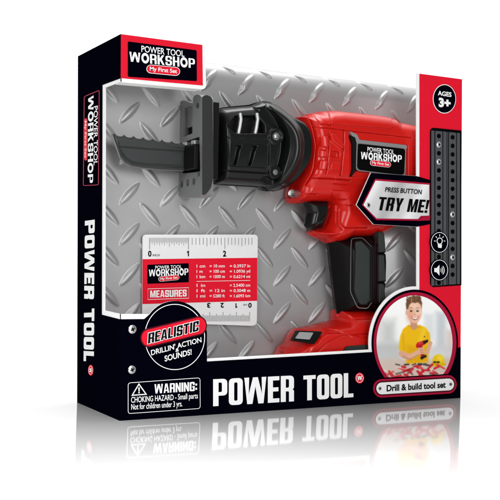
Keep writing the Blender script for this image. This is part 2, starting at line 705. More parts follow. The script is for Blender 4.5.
# --- front panel: one sheet of card with the window cut out of it
fr = MB()
white_arc = arc_pts((PIC[0], PIC[1], PIC[2] + 8, PIC[3] + 9), -87.5, -186.2, 40)
badge_arc = arc_pts(BADGE, -7, -141, 44)
outline = [(119.3, 420.8), (461.0, 397.9), (461.2, 79.6), (416.4, 73.2), (416.3, 176.0), (370.5, 172.6), (356.0, 205.0), (373.2, 224.4), (416.4, 226.9), (416.4, 281.0)] \
    + white_arc + [(368.9, 349.5), (206.6, 358.6), (206.8, 335.0)] + badge_arc + [(144.0, 314.0), (119.9, 314.0)]
front3 = [snapF(on_y(px, py)) for px, py in outline]
solid(fr, [front3], Vector((0, T, 0)), 'white_ink', 'card_white', 'card_white')
# black field
black = [(119.3, 420.8), (461.0, 397.9), (461.1, 347.0), (456, 348.0)] + \
    arc_pts((PIC[0], PIC[1], PIC[2] + 5.2, PIC[3] + 5.8), 5.5, -189.3, 70) + [(371.8, 352.0), (206.8, 361.4), (206.8, 335.0)] + badge_arc + [(144.0, 319.0), (119.9, 319.2)]
b3 = [snapF(on_y(px, py)) for px, py in black]


def fill3(mb, pts3, m, lift, axis=Vector((0, -1, 0))):
    tris = tessellate_polygon([[Vector((p.x if abs(axis.y) > .5 else p.y, p.z, 0)) for p in pts3]])
    pts = [p + axis * lift * STEP for p in pts3]
    mb.tri(pts, orient(tris, pts, axis), m)


b3 = [p + Vector((-.0003, 0, 0)) if abs(p.x - LEAN * p.z) < 1e-6 else p for p in b3]
fill3(fr, b3, 'black_ink', 2)
# red field of the right strip
redf = [(419.3, 73.9 + .9), (461.2, 80.4), (461.1, 348.2), (450, 348), (430, 300), (419.3, 296.0)]
fill3(fr, [snapF(on_y(px, py)) for px, py in redf], 'red_ink', 1)
front = fr.build('front_panel', box)

# --- header flap
hd = MB()
hout = rp([(121.2, 34.1), (205.0, 44.4, 2), (206.2, 89.6, 5), (121.2, 82.2)])
solid(hd, [[snapF(on_y(*p)) for p in hout]], Vector((0, T, 0)), 'white_ink', 'card_white', 'card_white')
fill3(hd, [snapF(on_y(*p)) for p in rp([(121.2, 34.9), (202.2, 44.9), (202.8, 85.6), (121.2, 78.2)])], 'red_ink', 1)
# lower lip of the flap folded back towards the window
lip0 = [on_y(*p) for p in ((121.6, 82.2), (202.0, 89.2))]
solid(hd, [[lip0[0] + Vector((0, T, 0)), lip0[1] + Vector((0, T, 0)), lip0[1] + Vector((0, .012, 0)), lip0[0] + Vector((0, .012, 0))]], Vector((0, 0, T)), 'card_white', 'card_white')
header = hd.build('header_flap', box)
lg = MB()
fill(lg, [rp([(127.6, 41.6, 1.5), (196.4, 50.4, 1.5), (196.6, 81.2, 1.5), (127.6, 76.8, 1.5)])], 'black_ink', FR, 3)
workshop_logo(lg, ((141, 51.9), (184, 56.9), (141, 45.4)), ((129.2, 61.6), (194.6, 68.4), (129.0, 51.8)),
              ((150.5, 69.2), (175.0, 71.6), 4.6, 4.4), FR, 4)
lg.build('logo_panel', header)

# --- left side panel with its half of the window
sp = MB()
sout = [(121.2, 34.1), (78.2, 56.2), (77.2, 402.4), (119.3, 420.8), (119.9, 314.0), (104.5, 310.4), (105.2, 87.6), (121.2, 81.4)]


def snapS(v):
    v = v.copy()
    if abs(v.y) < .0022:
        v.y = 0
    if abs(v.y - D) < .003:
        v.y = D
    if abs(v.z) < .002:
        v.z = 0
    if abs(v.z - H) < .002:
        v.z = H
    v.x = LEAN * v.z
    return v


solid(sp, [[snapS(on_side(*p)) for p in sout]], Vector((T, 0, 0)), 'white_ink', 'card_white', 'card_white')
sblk = [(121.2, 34.1), (78.2, 56.2), (77.2, 402.4), (119.3, 420.8), (119.9, 319.2), (102.0, 314.6), (102.7, 85.0), (121.2, 78.2)]
fill3(sp, [p + Vector((0, -.00036, 0)) if p.y == 0 else p for p in (snapS(on_side(*q)) for q in sblk)], 'black_ink', 1, Vector((-1, 0, 0)))
side = sp.build('side_panel', box)
sl = MB()
fill(sl, ring_line(rp([(84.3, 96.4, 2), (100.0, 89.8, 2), (99.2, 185.2, 2), (83.4, 186.0, 2)], 4), .7), 'crimson_ink', SD, 2)
# lettering on the side runs downwards
text(sl, 'POWER TOOL', (94.6, 106.5), (94.4, 165.5), (98.6, 105.6), 'white_ink', SD, 3, bold=.012)
heavy(sl, 'WORKSHOP', (88.9, 97.0), (88.4, 183.2), (94.2, 95.4), 'white_ink', SD, 3, w=.60, st=.19, t=.16, r=.24, gap=.085)
fill(sl, [capsule((86.7, 121.5), (86.5, 157.5), 1.7, 10, 3.2)], 'red_ink', SD, 4)
text(sl, 'My First Set', (85.9, 121.0), (85.7, 158.0), (87.7, 120.8), 'white_ink', SD, 5, bold=.01)
sl.build('logo_panel', side)
st = MB()
heavy(st, 'POWER', (85.3, 221.0), (84.6, 298.6), (95.2, 219.6), 'white_ink', SD, 2, w=.66, st=.24, t=.24, r=.16, gap=.09)
heavy(st, 'TOOL', (84.5, 309.0), (84.0, 361.0), (94.8, 308.4), 'white_ink', SD, 2, w=.66, st=.24, t=.24, r=.16, gap=.09)
st.build('title_lettering', side)
bmk = MB()
fill(bmk, [ell(91.2, 370.2, 2.7, 5.4, 30)], 'red_ink', SD, 2)
fill(bmk, ring_line(ell(91.2, 370.2, 2.1, 4.3, 30), .35), 'white_ink', SD, 3)
heavy(bmk, 'W', (90.0, 368.2), (90.0, 372.4), (92.4, 368.1), 'white_ink', SD, 3)
bmk.build('brand_mark', side)

# --- the unseen walls, so the box is whole
bw = MB()


def quad(mb, a, b, c, d, th, m='card_white', m2='card_white'):
    solid(mb, [[Vector(a), Vector(b), Vector(c), Vector(d)]], Vector(th), m, 'card_white', m2)


k = LEAN
quad(bw, (T, D, 0), (W - T, D, 0), (W - T + k * H, D, H), (T + k * H, D, H), (0, -T, 0), 'black_ink')
bw.build('back_panel', box)
rw = MB()
quad(rw, (W, T, 0), (W, D, 0), (W + k * H, D, H), (W + k * H, T, H), (-T, 0, 0), 'black_ink')
rw.build('side_panel', box)
bo = MB()
quad(bo, (T, T, .0004), (W - T, T, .0004), (W - T, D - T, .0004), (T, D - T, .0004), (0, 0, T), 'black_ink')
bo.build('bottom_panel', box)
tp = MB()
tx1 = on_y(204.6, 44.5).x
quad(tp, (T + k * H, T, H - .0003), (tx1, T, H - .0003), (tx1, D - T, H - .0003), (T + k * H, D - T, H - .0003), (0, 0, -T), 'black_ink')
tp.build('top_panel', box)

# ---------------- printing on the front
# title
tl = MB()
heavy(tl, 'POWER', (212.8, 406.2), (293.6, 401.2), (212.8, 379.2), 'white_ink', FR, 3, w=.5, st=.19, t=.155, r=.17, gap=.055)
heavy(tl, 'TOOL', (303.0, 400.6), (353.0, 397.0), (303.0, 375.6), 'white_ink', FR, 3, w=.5, st=.19, t=.155, r=.17, gap=.055)
tl.build('title_lettering', front)
bm = MB()
fill(bm, [ell(359.2, 378.0, 4.5, 5.4, 36)], 'red_ink', FR, 3)
fill(bm, ring_line(ell(359.2, 378.0, 3.7, 4.5, 36), .45), 'white_ink', FR, 4)
heavy(bm, 'W', (357.0, 380.2), (361.5, 379.9), (357.0, 376.0), 'white_ink', FR, 4)
bm.build('brand_mark', front)

# warning label
wl = MB()
rect = rp([(127.6, 382.6, 3), (200.0, 377.4, 3), (200.2, 408.6, 3), (127.6, 413.8, 3)])
fill(wl, ring_line(rect, .55), 'white_ink', FR, 3)
fill(wl, [[(138.6, 383.0), (131.0, 395.8), (146.8, 394.6)], [(138.65, 385.0), (132.9, 394.6), (144.9, 393.7)]], 'white_ink', FR, 3)
heavy(wl, '!', (138.0, 393.2), (139.5, 393.1), (138.0, 387.4), 'white_ink', FR, 3)
heavy(wl, 'WARNING:', (154.2, 393.5), (196.8, 390.7), (154.2, 384.2), 'white_ink', FR, 3, w=.5, st=.17, t=.16, r=.14, gap=.07)
text(wl, 'CHOKING HAZARD - Small parts', (130.8, 402.6), (197.6, 398.2), (130.8, 396.7), 'white_ink', FR, 3, bold=.008)
text(wl, 'Not for children under 3 yrs.', (131.0, 409.6), (182.0, 406.2), (131.0, 403.6), 'white_ink', FR, 3, bold=.008)
wl.build('warning_label', front)

# round action badge
ab = MB()
fill(ab, ring_line(ell(174.4, 336.9, 30.3, 33.0, 80), .75), 'white_ink', FR, 3)
capo = capsule((148.2, 337.8), (198.4, 325.6), 7.0, 14, 8.2)
fill(ab, [capsule((148.2, 337.8), (198.4, 325.6), 8.2, 14, 9.6)], 'dark_red_ink', FR, 4)
fill(ab, [capo], 'red_ink', FR, 5)
dx, dy = .55, .6
for ox, oy in ((dx, 0), (-dx, 0), (0, dy), (0, -dy), (dx, dy), (-dx, -dy), (dx, -dy), (-dx, dy)):
    heavy(ab, 'REALISTIC', (147.2 + ox, 343.6 + oy), (197.6 + ox, 330.6 + oy), (147.8 + ox, 333.2 + oy), 'white_ink', FR, 6 + .11 * (abs(ox) * 2 + abs(oy) * 3 + (ox > 0) + 2 * (oy > 0)), w=.5, st=.18, t=.16, r=.12, gap=.07)
heavy(ab, 'REALISTIC', (147.2, 343.6), (197.6, 330.6), (147.8, 333.2), 'true_black', FR, 8, w=.5, st=.18, t=.16, r=.12, gap=.07)
text(ab, "DRILLIN' ACTION", (150.9, 355.2), (201.2, 342.0), (150.4, 349.9), 'white_ink', FR, 4, bold=.016)
text(ab, '&', (175.2, 351.9), (178.6, 351.0), (175.0, 348.4), 'white_ink', FR, 4, bold=.016)
text(ab, 'SOUNDS!', (164.4, 361.4), (191.4, 354.3), (164.0, 355.6), 'white_ink', FR, 4, bold=.02)
ab.build('action_badge', front)
screw('screw_head', 132.5, 329.4, 4.4, -.0005, front)
screw('screw_head', 132.0, 369.8, 4.2, -.0005, front)

# age mark
ag = MB()
fill(ag, [ell(444.0, 99.0, 11.6, 14.6, 60)], 'white_ink', FR, 3)
fill(ag, [ell(444.0, 99.0, 10.9, 13.8, 60)], 'black_ink', FR, 4)
text(ag, 'AGES', (437.2, 95.2), (450.8, 97.0), (437.2, 90.6), 'white_ink', FR, 5, bold=.03)
text(ag, '3+', (438.0, 106.4), (450.0, 107.6), (438.0, 97.8), 'white_ink', FR, 5, bold=.055)
ag.build('age_mark', front)

# metal strip print: two channels in low relief
gp = MB()
gout = rp([(429.6, 287.4, 5), (429.6, 127.4, 5), (461.1, 130.6), (461.1, 285.2)])
fill(gp, [gout], 'true_black', FR, 3)
gy = -.0007


def slab(mb, contours, y, thick, m, me):
    solid(mb, [[on_y(p[0], p[1], y) for p in c] for c in contours], Vector((0, thick, 0)), m, me)


def channel(x0, x1, y0, y1, y2, y3, hx, holes):
    wdt = x1 - x0
    outer = [(x0, y0), (x1, y1), (x1, y2), (x0, y3)]
    mid = (hx - 3.6, hx + 3.6)
    # side flanges, then the drilled web
    ya = lambda x: y0 + (y1 - y0) * (x - x0) / wdt
    yb = lambda x: y3 + (y2 - y3) * (x - x0) / wdt
    slab(gp, [[(x0, y0), (mid[0] - .9, ya(mid[0])), (mid[0] - .9, yb(mid[0])), (x0, y3)]], gy - .0006, .0005, 'strip_metal', 'strip_dark')
    slab(gp, [[(mid[1] + .9, ya(mid[1])), (x1, y1), (x1, y2), (mid[1] + .9, yb(mid[1]))]], gy - .0006, .0005, 'strip_metal', 'strip_dark')
    slab(gp, [[(mid[0], ya(mid[0])), (mid[1], ya(mid[1])), (mid[1], yb(mid[1])), (mid[0], yb(mid[0]))]] + [ell(hx, h, 2.05, 2.35, 20) for h in holes], gy, .0004, 'strip_metal', 'true_black')
    for e in (mid[0] - .45, mid[1] + .45):
        stroke(gp, (e, ya(e) + .3), (e, yb(e) - .3), .9, 'strip_dark', Front(gy + .00045), 0)


left_h = [136.0 + 8.63 * i for i in range(18)]
right_h = [137.3 + 8.58 * i for i in range(18) if 137.3 + 8.58 * i < 281]
channel(431.4, 446.6, 130.4, 131.9, 284.8, 285.9, 438.9, left_h)
channel(447.4, 460.0, 132.0, 133.2, 283.9, 284.7, 452.6, right_h)
girder = gp.build('metal_strip', front)
for px, py in ((438.9, 144.7), (438.9, 161.9), (452.6, 214.5), (452.6, 257.4)):
    screw('screw_head', px, py, 3.0, gy - .0001, front, 'silver', .0008)
for nm, cy in (('lamp_mark', 242.4), ('sound_mark', 270.0)):
    ic = MB()
    yy = Front(gy - .0014)
    solid(ic, [[on_y(p[0], p[1], yy.y) for p in ell(439.4, cy, 9.3, 11.0, 48)]], Vector((0, .0006, 0)), 'black_ink', 'black_ink')
    fill(ic, ring_line(ell(439.4, cy, 8.5, 10.2, 48), .55), 'white_ink', yy, 1)
    c = (439.4, cy)
    if nm == 'lamp_mark':
        fill(ic, ring_line(ell(c[0], c[1] - 1.4, 3.0, 3.5, 28), .8), 'white_ink', yy, 2)
        fill(ic, [rp([(c[0] - 2.1, c[1] + 1.6), (c[0] + 2.1, c[1] + 1.9), (c[0] + 1.9, c[1] + 5.6, .6), (c[0] - 1.7, c[1] + 5.3, .6)])], 'white_ink', yy, 3)
        for a in (-90, -135, -45, 180, 0):
            r1, r2 = 4.6, 6.6
            a_ = math.radians(a)
            stroke(ic, (c[0] + r1 * .86 * math.cos(a_), c[1] - 1.4 + r1 * math.sin(a_)), (c[0] + r2 * .86 * math.cos(a_), c[1] - 1.4 + r2 * math.sin(a_)), .7, 'white_ink', yy, 2)
    else:
        fill(ic, [[(c[0] - 5.4, c[1] - 2.0), (c[0] - 3.2, c[1] - 1.9), (c[0] - .2, c[1] - 5.2), (c[0] - .2, c[1] + 5.6), (c[0] - 3.2, c[1] + 2.2), (c[0] - 5.4, c[1] + 2.0)]], 'white_ink', yy, 2)
        for rr in (2.4, 4.2, 6.0):
            o_ = ell(c[0] - .2, c[1] + .2, rr * .86, rr, 14, -48, 48)
            i_ = ell(c[0] - .2, c[1] + .2, (rr - .75) * .86, rr - .75, 14, 48, -48)
            fill(ic, [o_ + i_], 'white_ink', yy, 2)
    ic.build(nm, front)

# try-me tag
tg = MB()
fill(tg, [[(356.2, 205.0), (370.6, 172.8), (416.3, 176.2), (429.4, 180.0), (429.4, 224.2), (416.4, 226.7), (373.2, 224.2)]], 'black_ink', FR, 4)
fill(tg, [[(361.4, 205.0), (374.6, 178.8), (429.4, 183.2), (429.4, 220.4), (418.6, 220.8), (375.8, 220.0)]], 'crimson_ink', FR, 5)
fill(tg, [[(418.6, 220.4), (421.2, 216.2), (429.4, 216.0), (429.4, 217.2), (421.8, 217.3), (419.6, 220.8)]], 'crimson_ink', FR, 7.5)
text(tg, 'PRESS BUTTON', (384.0, 191.8), (420.8, 194.4), (384.3, 186.9), 'true_black', FR, 8, bold=.02, shear=.12)
heavy(tg, 'TRY ME!', (376.0, 210.2), (426.0, 213.0), (376.2, 196.8), 'true_black', FR, 8, w=.46, st=.18, t=.16, r=.1, gap=.07, slant=.16)
tag = tg.build('button_tag', front)


def grid_print(name, poly_px, colour, m, lift, parent, step=.5, surf=FR):
    """a printed picture: fine grid cut to poly_px, each vertex carrying its ink colour"""
    P = np.array(poly_px)
    x0, y0 = P.min(0) - step
    x1, y1 = P.max(0) + step
    X, Y = np.meshgrid(np.arange(x0, x1 + step, step), np.arange(y0, y1 + step, step))
    d, bx, by = sdf_poly(X, Y, poly_px)
    sn = ((d < 0) & (d > -step * 1.01)) | ((d >= 0) & (d < step * .3))
    X = np.where(sn, bx, X)
    Y = np.where(sn, by, Y)
    d = np.where(sn, 0, d)
    ok = d >= 0
    c = ok[:-1, :-1] & ok[1:, :-1] & ok[:-1, 1:] & ok[1:, 1:]
    idx = np.arange(X.size).reshape(X.shape)
    F = np.stack([idx[:-1, :-1][c], idx[1:, :-1][c], idx[1:, 1:][c], idx[:-1, 1:][c]], 1)
    u = np.unique(F)
    rm = -np.ones(X.size, int)
    rm[u] = np.arange(len(u))
    px, py = X.ravel()[u], Y.ravel()[u]
    # vectorised projection on the plane
    dx = FW[0] + RR[0] * ((px - 250) / FPX) - UU[0] * ((py - 250 - SY) / FPX)
    dyy = FW[1] + RR[1] * ((px - 250) / FPX) - UU[1] * ((py - 250 - SY) / FPX)
    dz = FW[2] + RR[2] * ((px - 250) / FPX) - UU[2] * ((py - 250 - SY) / FPX)
    t = (surf.y - lift * STEP - CY) / dyy
    V = np.stack([CX + dx * t, CY + dyy * t, CZ + dz * t], 1)
    me = mesh_np(name, V, rm[F], m, False)
    rgb = colour(px, py)
    lin = np.where(rgb / 255 <= .04045, rgb / 255 / 12.92, ((rgb / 255 + .055) / 1.055) ** 2.4)
    at = me.color_attributes.new('print', 'FLOAT_COLOR', 'POINT')
    at.data.foreach_set('color', np.concatenate([lin, np.ones((len(lin), 1))], 1).astype(np.float32).ravel())
    return link(name, me, parent)


def foil(px, py):
    # printed brushed-silver artwork: broad slanted tints
    s = (px - 362) * .9 + (py - 200) * .5
    g = 205 + 22 * np.sin(s * .13 + 1.2) + 8 * np.sin(s * .41)
    g = np.clip(g, 150, 238)
    return np.stack([g, g, g * 1.005], 1)


grid_print('foil_print', [(363.4, 205.0), (375.6, 180.6), (429.2, 184.8), (429.2, 215.6), (421.0, 215.8), (418.0, 219.0), (376.6, 218.4)], foil, 'foil_print', 6, front, .6)
screw('screw_head', 368.4, 205.2, 2.4, -.0013, front, 'steel', .0004)

# photograph print of the boy
pr = MB()
fill(pr, [ell(PIC[0], PIC[1], PIC[2] + 5.2, PIC[3] + 5.8, 90)], 'black_ink', FR, 3)
fill(pr, [ell(PIC[0], PIC[1], PIC[2] + 3.4, PIC[3] + 3.4, 90)], 'crimson_ink', FR, 4)
pr.build('picture_ring', front)


def boy(px, py):
    n = len(px)
    col = np.stack([np.full(n, 253.), np.full(n, 253.), np.full(n, 252.)], 1)

    def lay(sd, rgb, soft=.8, a=1.0):
        soft = soft * 1.15 + .5
        k = (sst(sd / soft + .5) * a)[:, None]
        col[:] = col * (1 - k) + np.array(rgb, float) * k

    def E(cx, cy, rx, ry):
        return (1 - np.sqrt(((px - cx) / rx) ** 2 + ((py - cy) / ry) ** 2)) * min(rx, ry)

    def C(a, b, r):
        return r - sdf_line(px, py, [a, b])

    def PL(p):
        return sdf_poly(px, py, p)[0]
    # blurred bright kitchen
    lay(PL([(376, 318), (396, 318), (396, 352), (376, 352)]), (222, 224, 222), 9)
    lay(PL([(384, 324), (393, 324), (393, 341), (384, 341)]), (198, 200, 198), 7, .7)
    lay(PL([(436, 312), (446, 312), (446, 350), (436, 350)]), (206, 212, 216), 7)
    lay(PL([(446, 330), (454, 330), (454, 352), (446, 352)]), (226, 214, 208), 6)
    lay(PL([(424, 314), (434, 314), (434, 340), (424, 340)]), (228, 232, 234), 6)
    lay(PL([(374, 344), (402, 342), (402, 362), (374, 366)]), (190, 192, 192), 8, .8)
    lay(PL([(426, 346), (456, 344), (456, 366), (426, 366)]), (214, 214, 216), 7, .8)
    # table top
    lay(PL([(374, 360), (400, 358), (430, 360), (456, 356), (456, 382), (374, 382)]), (214, 196, 184), 6)
    # shirt
    shirt = [(408, 325), (403, 329), (400.2, 336), (398.6, 348), (400.5, 352.5), (406, 353), (406.6, 364), (427.5, 362), (428.6, 350), (430.6, 342), (429.6, 333), (426, 328), (420, 325)]
    lay(PL(shirt), (243, 190, 20), 1.2)
    lay(PL([(407, 345), (428, 348), (428, 362), (407, 363)]), (226, 166, 14), 5, .7)
    lay(C((404, 350), (403, 334), .8), (222, 160, 16), 1.6, .6)
    lay(C((424, 330), (420, 344), 2.4), (250, 208, 54), 4, .8)
    lay(C((409, 326), (420, 327), .7), (214, 150, 16), 1.2, .6)
    # neck, ear, head
    lay(C((413.5, 320), (414, 326.4), 3.4), (206, 150, 120), 1.2)
    lay(E(407.4, 312.6, 1.7, 2.6), (226, 170, 142), 1)
    lay(E(414.4, 310.6, 7.5, 11.6), (238, 190, 162), 1.0)
    lay(E(414.5, 315.6, 6.3, 7.6), (238, 190, 162), 1.0)
    lay(E(409.4, 315, 3.0, 7), (222, 164, 136), 5, .6)
    lay(E(418.6, 313.4, 2.8, 4), (250, 214, 190), 3, .8)
    lay(E(414.6, 305.8, 4.6, 2.6), (247, 208, 182), 3, .8)
    lay(E(410.6, 316.0, 2.2, 2.0), (238, 160, 142), 2.5, .6)
    lay(E(418.8, 316.0, 2.0, 2.0), (242, 168, 148), 2.5, .6)
    hair = [(406.4, 309.4), (405.8, 304), (406.6, 300.6), (405.8, 299.4), (408.4, 298.4), (408.6, 296.6), (411.6, 296.6), (413.2, 294.8), (415.4, 296), (418, 295.4), (418.8, 297), (421.2, 297.8), (421.0, 299.6), (422.2, 303), (421.6, 308),
            (420.6, 304.6), (418, 302.2), (415, 303.0), (412, 302.4), (409.6, 304.4), (408.0, 309)]
    lay(PL(hair), (112, 78, 54), 1.1)
    rh = random.Random(5)
    for i in range(26):
        x = rh.uniform(407, 420.5)
        y = rh.uniform(297, 302)
        lay(C((x, y), (x + rh.uniform(-1.6, 1.6), y - rh.uniform(.8, 2.6)), .35), rh.choice([(152, 112, 78), (84, 56, 40), (170, 130, 94), (98, 66, 46)]), .5, .75)
    lay(C((409.8, 308.2), (411.2, 307.7), .3), (150, 106, 80), .6, .7)
    lay(C((411.2, 307.7), (412.6, 308.1), .3), (150, 106, 80), .6, .7)
    lay(C((416.3, 308.1), (417.7, 307.7), .3), (150, 106, 80), .6, .7)
    lay(C((417.7, 307.7), (419.0, 308.2), .3), (150, 106, 80), .6, .7)
    lay(E(411.2, 311.0, 1.2, 1.0), (58, 40, 36), .4)
    lay(E(417.6, 311.0, 1.2, 1.0), (58, 40, 36), .4)
    lay(E(411.5, 310.7, .35, .35), (240, 236, 232), .1, .8)
    lay(E(417.9, 310.7, .35, .35), (240, 236, 232), .1, .8)
    lay(E(414.8, 314.4, 1.2, .6), (212, 146, 122), .5, .7)
    smile = [(410.9, 316.2), (413, 317.2), (414.9, 317.5), (417, 317.2), (418.8, 316.2), (417.6, 319.0), (414.9, 320.2), (412.2, 319.0)]
    lay(PL(smile), (176, 86, 80), .4)
    lay(PL([(411.8, 316.9), (414.9, 317.8), (418.0, 316.9), (417.0, 318.5), (414.9, 319.2), (412.8, 318.5)]), (252, 248, 244), .1)
    # forearm and hands
    lay(C((401.6, 353.6), (409, 357.0), 3.0), (226, 172, 142), 1.0)
    lay(C((409, 357.0), (420.5, 351.4), 2.5), (232, 180, 150), 1.0)
    lay(C((402.6, 356.8), (410, 359.2), .9), (196, 136, 110), 1.4, .7)
    lay(C((410, 359.4), (420, 354), .6), (196, 132, 106), 1.2, .6)
    lay(C((430.6, 343), (427.2, 352.4), 1.8), (226, 172, 144), .9)
    # toy drill in the hand
    lay(PL([(415.8, 345.4), (417.2, 342.6), (424.2, 340.2), (426.4, 341.4), (425.6, 344.0), (418.4, 348.2), (416.4, 347.6)]), (202, 30, 34), .6)
    lay(C((418.6, 343.6), (423.6, 341.6), .6), (236, 92, 84), .7, .8)
    lay(PL([(422.6, 341.6), (427.2, 339.4), (428.4, 340.6), (427.6, 342.4), (424.0, 344.2)]), (34, 28, 30), .5)
    lay(C((420.8, 347.2), (422.6, 356.0), 1.7), (176, 28, 32), .6)
    for q in range(4):
        lay(C((418.6 + q * .25, 348.6 + q * 1.7), (423.4 + q * .3, 348.0 + q * 1.7), .72), (234, 182, 154), .35)
        lay(C((418.6 + q * .25, 349.5 + q * 1.7), (423.2 + q * .3, 348.9 + q * 1.7), .15), (190, 130, 106), .4, .7)
    lay(PL([(420.0, 357.4), (425.4, 354.6), (427.0, 356.6), (421.4, 359.8)]), (40, 26, 28), .6)
    lay(E(424.6, 336.6, .7, .7), (120, 80, 24), .6)
    # helmet on the table
    lay(E(438.4, 361.0, 6.0, 6.6), (240, 200, 18), 1.1)
    lay(E(440.2, 358.0, 3, 3), (250, 222, 70), 3, .8)
    lay(C((432.6, 365.2), (444.6, 364.2), 1.2), (226, 180, 14), 1)
    lay(E(434.8, 362.2, 1.6, 1.0), (50, 40, 20), .7)
    lay(E(438.2, 362.2, 1.5, 1.0), (50, 40, 20), .7)
    # heap of red pieces
    rg = random.Random(3)
    for i in range(46):
        x = rg.uniform(386, 443)
        y = rg.uniform(366, 379)
        a = rg.uniform(-.9, .9)
        L = rg.uniform(1.5, 5)
        c = rg.choice([(206, 26, 40), (206, 26, 40), (222, 60, 62), (150, 20, 30), (232, 214, 200), (120, 100, 90)])
        lay(C((x - L * math.cos(a), y - L * math.sin(a)), (x + L * math.cos(a), y + L * math.sin(a)), rg.uniform(.5, 1.2)), c, .9, .92)
    for i in range(10):
        x = rg.uniform(388, 432)
        lay(C((x, 364.5 + rg.uniform(-1, 1)), (x + rg.uniform(2, 5), 364.5 + rg.uniform(-1, 1)), .6), (60, 44, 42), .9, .85)
    return col


grid_print('photo_print', ell(PIC[0], PIC[1], PIC[2], PIC[3], 110), boy, 'picture_print', 5, front, .36)

# caption banner
bn = MB()
A_, B_ = (380.6, 388.2), (447.4, 384.2)
fill(bn, [capsule(A_, B_, 9.4, 14, 10.4)], 'black_ink', FR, 6)
fill(bn, [capsule(A_, B_, 8.4, 14, 9.2)], 'crimson_ink', FR, 7)
fill(bn, [capsule(A_, B_, 6.6, 14, 7.2)], 'dark_red_ink', FR, 8)
fill(bn, [capsule(A_, B_, 5.4, 14, 5.9)], 'white_ink', FR, 9)
text(bn, 'Drill & build tool set', (385.4, 391.0), (444.4, 387.2), (385.4, 384.6), 'true_black', FR, 10, bold=.03)
for p in ((378.8, 388.2), (449.4, 384.0)):
    fill(bn, [ell(p[0], p[1], 1.5, 1.8, 18)], 'grey_ink', FR, 10)
    fill(bn, [ell(p[0], p[1], .6, .7, 12)], 'true_black', FR, 11)
bn.build('caption_banner', front)


# ================================================================== BACKING CARD (tread plate)
YP, RT, HT = .046, .020, .2800


def build_plate():
    step = .00072
    xs = np.arange(.0015, W - .002, step)
    s_flat = HT - RT - .002
    arc = RT * math.pi / 2
    ss = np.arange(0, s_flat + arc + step, step)
    Xg, S = np.meshgrid(xs, ss)
    o1 = on_y(267.5, 218.5, YP)
    P_x, P_z = .0345, .0315
    o = (o1.x, o1.z - .002)
    hgt = np.zeros_like(Xg)
    L, wd, hm = .0118, .0026, .0021
    for fam in (0, 1):
        ox = o[0] + fam * P_x / 2
        oz = o[1] - fam * P_z / 2
        u = (Xg - ox) / P_x
        v = (S - oz) / P_z
        du = (u - np.round(u)) * P_x
        dv = (v - np.round(v)) * P_z
        sgn = -1 if fam == 0 else 1
        ang = math.radians(47)
        ca, sa = math.cos(ang), math.sin(ang) * sgn
        a = du * ca + dv * sa
        b = -du * sa + dv * ca
        env = np.clip(1 - (a / L) ** 2, 0, 1)
        half = wd * env ** .7 + 1e-9
        t = np.clip(1 - (b / half) ** 2, 0, 1)
        hgt = np.maximum(hgt, hm * t ** .6 * env ** .5)
    # gentle bow of the card
    hgt = hgt + .0006 * np.sin(Xg * 31 + 1) * np.sin(S * 23)
    th = np.clip((S - s_flat) / RT, 0, math.pi / 2)
    hgt = hgt * (1 - .9 * sst((th - .35) / .9))
    yb = np.where(S <= s_flat, YP, YP + RT - RT * np.cos(th))
    zb = np.where(S <= s_flat, S, HT - RT + RT * np.sin(th)) + .0012
    yb = yb - .021 * sst((Xg - .205) / .080) * sst((.185 - zb) / .05)
    ny, nz = -np.cos(th), np.sin(th)
    V = np.stack([(Xg + LEAN * zb).ravel(), (yb + ny * hgt).ravel(), (zb + nz * hgt).ravel()], 1)
    n, mm = Xg.shape
    idx = np.arange(n * mm).reshape(n, mm)
    F = np.stack([idx[:-1, :-1].ravel(), idx[:-1, 1:].ravel(), idx[1:, 1:].ravel(), idx[1:, :-1].ravel()], 1)
    me = mesh_np('backing_card', V, F, 'plate')
    ob = link('backing_card', me)
    sol = ob.modifiers.new('thickness', 'SOLIDIFY')
    sol.thickness = .0008
    sol.offset = -1
    ob['label'] = 'grey tread plate patterned backing card standing inside the window box'
    ob['category'] = 'backing card'
    return ob


build_plate()

# ================================================================== MEASURING CARD
YR = YP - .0042
ruler = thing('measuring_card', 'white and red plastic ruler card behind the REALISTIC badge', 'ruler', on_y(200, 330, YR))
RS = Front(YR)


def attach(o, parent):
    """keep world placement under a parent that is not at the origin"""
    o.matrix_parent_inverse = Matrix.Translation(parent.location).inverted()
    return o


rb = MB()
rout = rp([(142.8, 234.6, 4), (257.8, 234.6, 4), (256.8, 326.0, 6), (142.4, 322.0, 4)])
solid(rb, [[on_y(p[0], p[1], YR) for p in rout]], Vector((0, .0012, 0)), 'ruler_white', 'ruler_white')
attach(rb.build('card', ruler), ruler)
rp_ = MB()
fill(rp_, [[(142.4, 259.2), (257.3, 257.8), (257.0, 300.8), (142.3, 304.0)]], 'red_ink', RS, 1)
fill(rp_, [rp([(147.2, 264.8, 1), (188.6, 263.2, 1), (188.6, 282.2, 1), (147.2, 283.8, 1)])], 'black_ink', RS, 2)
workshop_logo(rp_, ((155.0, 269.0), (181.4, 268.2), (155.0, 265.6)), ((148.6, 276.4), (188.0, 275.0), (148.6, 269.6)), ((160.6, 279.0), (176.4, 277.4), 2.6, 2.6), RS, 3)
fill(rp_, ring_line([(147.6, 288.6), (188.6, 287.4), (188.6, 298.4), (147.6, 299.8)], .5), 'white_ink', RS, 2)
heavy(rp_, 'MEASURES', (150.0, 297.6), (186.4, 296.4), (150.0, 290.6), 'white_ink', RS, 2, w=.5, st=.18, t=.17, r=.12, gap=.07)
